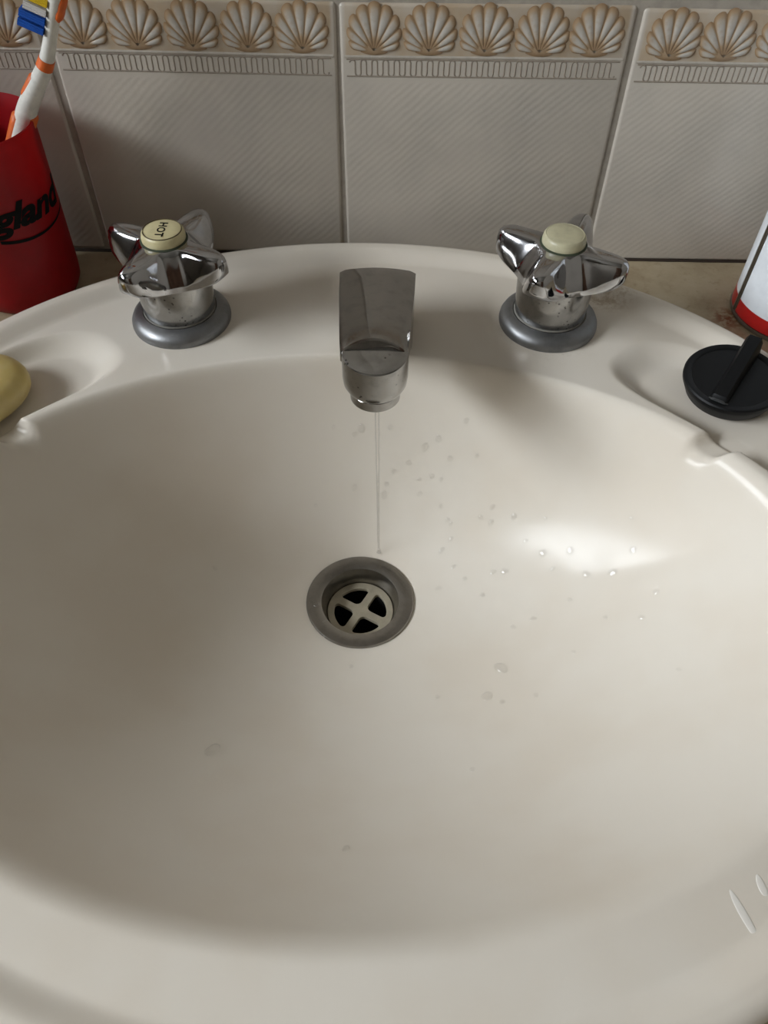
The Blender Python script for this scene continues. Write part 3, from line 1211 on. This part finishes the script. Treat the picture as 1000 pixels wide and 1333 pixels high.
def L_(p): return Vector(p) - Vector((TX, TY, .004))


path = spline([L_(p) for p in [(-.2030, -.0460, .0090), (-.1900, -.0430, .0350), (-.1740, -.0390, .0680), (-.1630, -.0360, .0885), (-.1545, -.0350, .1030),
                               (-.1460, -.0350, .1140), (-.1385, -.0350, .1240), (-.1335, -.0350, .1335), (-.1290, -.0350, .1430), (-.1240, -.0350, .1530), (-.1160, -.0350, .1690), (-.1140, -.0350, .1730)]], 5)
ctl = [.0030, .0058, .0064, .0060, .0058, .0050, .0042, .0036, .0036, .0046, .0050, .0020]
rad = []
for i in range(len(ctl) - 1):
    for s in range(5):
        rad.append(ctl[i] + (ctl[i + 1] - ctl[i]) * s / 5)
rad.append(ctl[-1])
tube('handle', path, [(r * 1.0, r * .85) for r in rad], WHITE_PL, tb, 18)


def off(i0, i1, d, r):
    pts = []
    for i in range(i0, i1 + 1):
        t = (path[min(i + 1, len(path) - 1)] - path[max(i - 1, 0)]).normalized()
        sidev = Vector((t.z, 0, -t.x))            # to the right of the brush in the wall's plane
        pts.append(path[i] + sidev * d(i))
    return pts


hp = off(40, 54, lambda i: rad[i] * .62, 0)
tube('back_grip', hp, [(r_, r_ * .55) for r_ in [.0016] + [.0036 + (.0003 if k % 2 else 0) for k in range(len(hp) - 2)] + [.0014]], ORANGE, tb, 14)
tube('neck_ring', path[29:32], [(r_ * 1.06, r_ * .92) for r_ in (rad[29], rad[30], rad[31])], ORANGE, tb, 18)
lp = off(21, 27, lambda i: -rad[i] * .45, 0)
tube('thumb_grip', lp, [(.0012, .0008)] + [(.0034, .0028)] * (len(lp) - 2) + [(.0012, .0008)], ORANGE, tb, 14)
lp = off(12, 19, lambda i: -rad[i] * .45, 0)
tube('thumb_grip', lp, [(.0014, .001)] + [(.0048, .0036)] * (len(lp) - 2) + [(.0012, .0008)], ORANGE, tb, 14)
rp = off(14, 20, lambda i: rad[i] * .45, 0)
tube('thumb_grip', rp, [(.0014, .001)] + [(.0046, .0034)] * (len(rp) - 2) + [(.0012, .0008)], ORANGE, tb, 14)
# bristle tufts stand off the head to the left
tipm = [BR_BLUE, BR_BLUE, BR_WHITE, BR_YEL, BR_YEL, BR_WHITE, BR_BLUE, BR_BLUE]
a_, b_ = L_((-.1312, -.0350, .1375)), L_((-.1185, -.0350, .1640))
ax = (b_ - a_).normalized()
sd = Vector((-ax.z, 0, ax.x))                    # left of the head
for k, mt in enumerate(tipm):
    base = a_ + (b_ - a_) * (k / (len(tipm) - 1))
    V, Fc = [], []
    ln = .0112 if mt is BR_BLUE else (.0098 if mt is BR_WHITE else .0090)
    for j in range(7):
        for h in range(3):
            p0 = base + sd * .0028 + Vector((0, (j - 3) * .00125, 0)) + ax * ((h - 1) * .0010)
            p1 = p0 + sd * ln + Vector((0, (j - 3) * .00012 + random.uniform(-.0002, .0002), 0)) + ax * ((h - 1) * .0001)
            b = len(V)
            for p in (p0, p1):
                for s in range(6):
                    an = 2 * PI * s / 6
                    V.append(p + Vector((0, 1, 0)) * (.00066 * math.cos(an)) + ax * (.00066 * math.sin(an)))
            for s in range(6):
                s2 = (s + 1) % 6
                Fc.append((b + s, b + s2, b + 6 + s2, b + 6 + s))
            Fc.append(tuple(b + 6 + s for s in range(6)))
    mesh_obj('bristle_tuft', V, Fc, mt, tb, False)

# ------------------------------------------------------------------ white tin at the right
can = tag(empty('tin_can', (.2625, -.0520, 0.0002)), 'white tin with a red band at its foot, on the worktop at right', 'tin')
RC = .033
lathe('body', [(RC, .0110), (RC, .150), (RC - .001, .152)], CAN_W, can, 96, 40)
lathe('red_band', [(RC - .0004, .0028), (RC + .0001, .0030), (RC + .0001, .0112), (RC - .0004, .0113)], CAN_R, can, 96, 40)
lathe('bottom_rim', [(.0005, .0012), (RC - .0025, .0012), (RC - .002, 0), (RC + .0004, .0004), (RC + .0007, .0014), (RC + .0004, .0026), (RC - .0010, .0030)], CAN_M, can, 96, 40)
lathe('top_rim', [(RC - .001, .1515), (RC + .0007, .1520), (RC + .0007, .1545), (RC - .001, .1550), (RC - .002, .1530), (RC - .006, .1525), (.016, .1560), (.0145, .1575), (.0003, .1575)], CAN_M, can, 96, 40, close_top=True)
lathe('lid', [(.0140, .1575), (.0145, .1580), (.0145, .1680), (.0135, .1690), (.0003, .1690)], CAN_R, can, 64, 40, close_top=True)
sa0 = math.radians(181)
for nm, mt, w, lift, zlo in (('side_seam', CAN_M, .0022, .0003, .0030), ('seam_line', CAN_SEAM, .0011, .0006, .0030)):
    V, Fc = [], []
    for z in (zlo, .1515):
        for k in range(7):
            u = -1 + k / 3
            r = RC + lift * (1 - (abs(u) ** 4)) + .00012
            a = sa0 + u * w / RC
            V.append((r * math.cos(a), r * math.sin(a), z))
    for k in range(6):
        Fc.append((k, k + 1, k + 8, k + 7))
    mesh_obj(nm, V, Fc, mt, can)
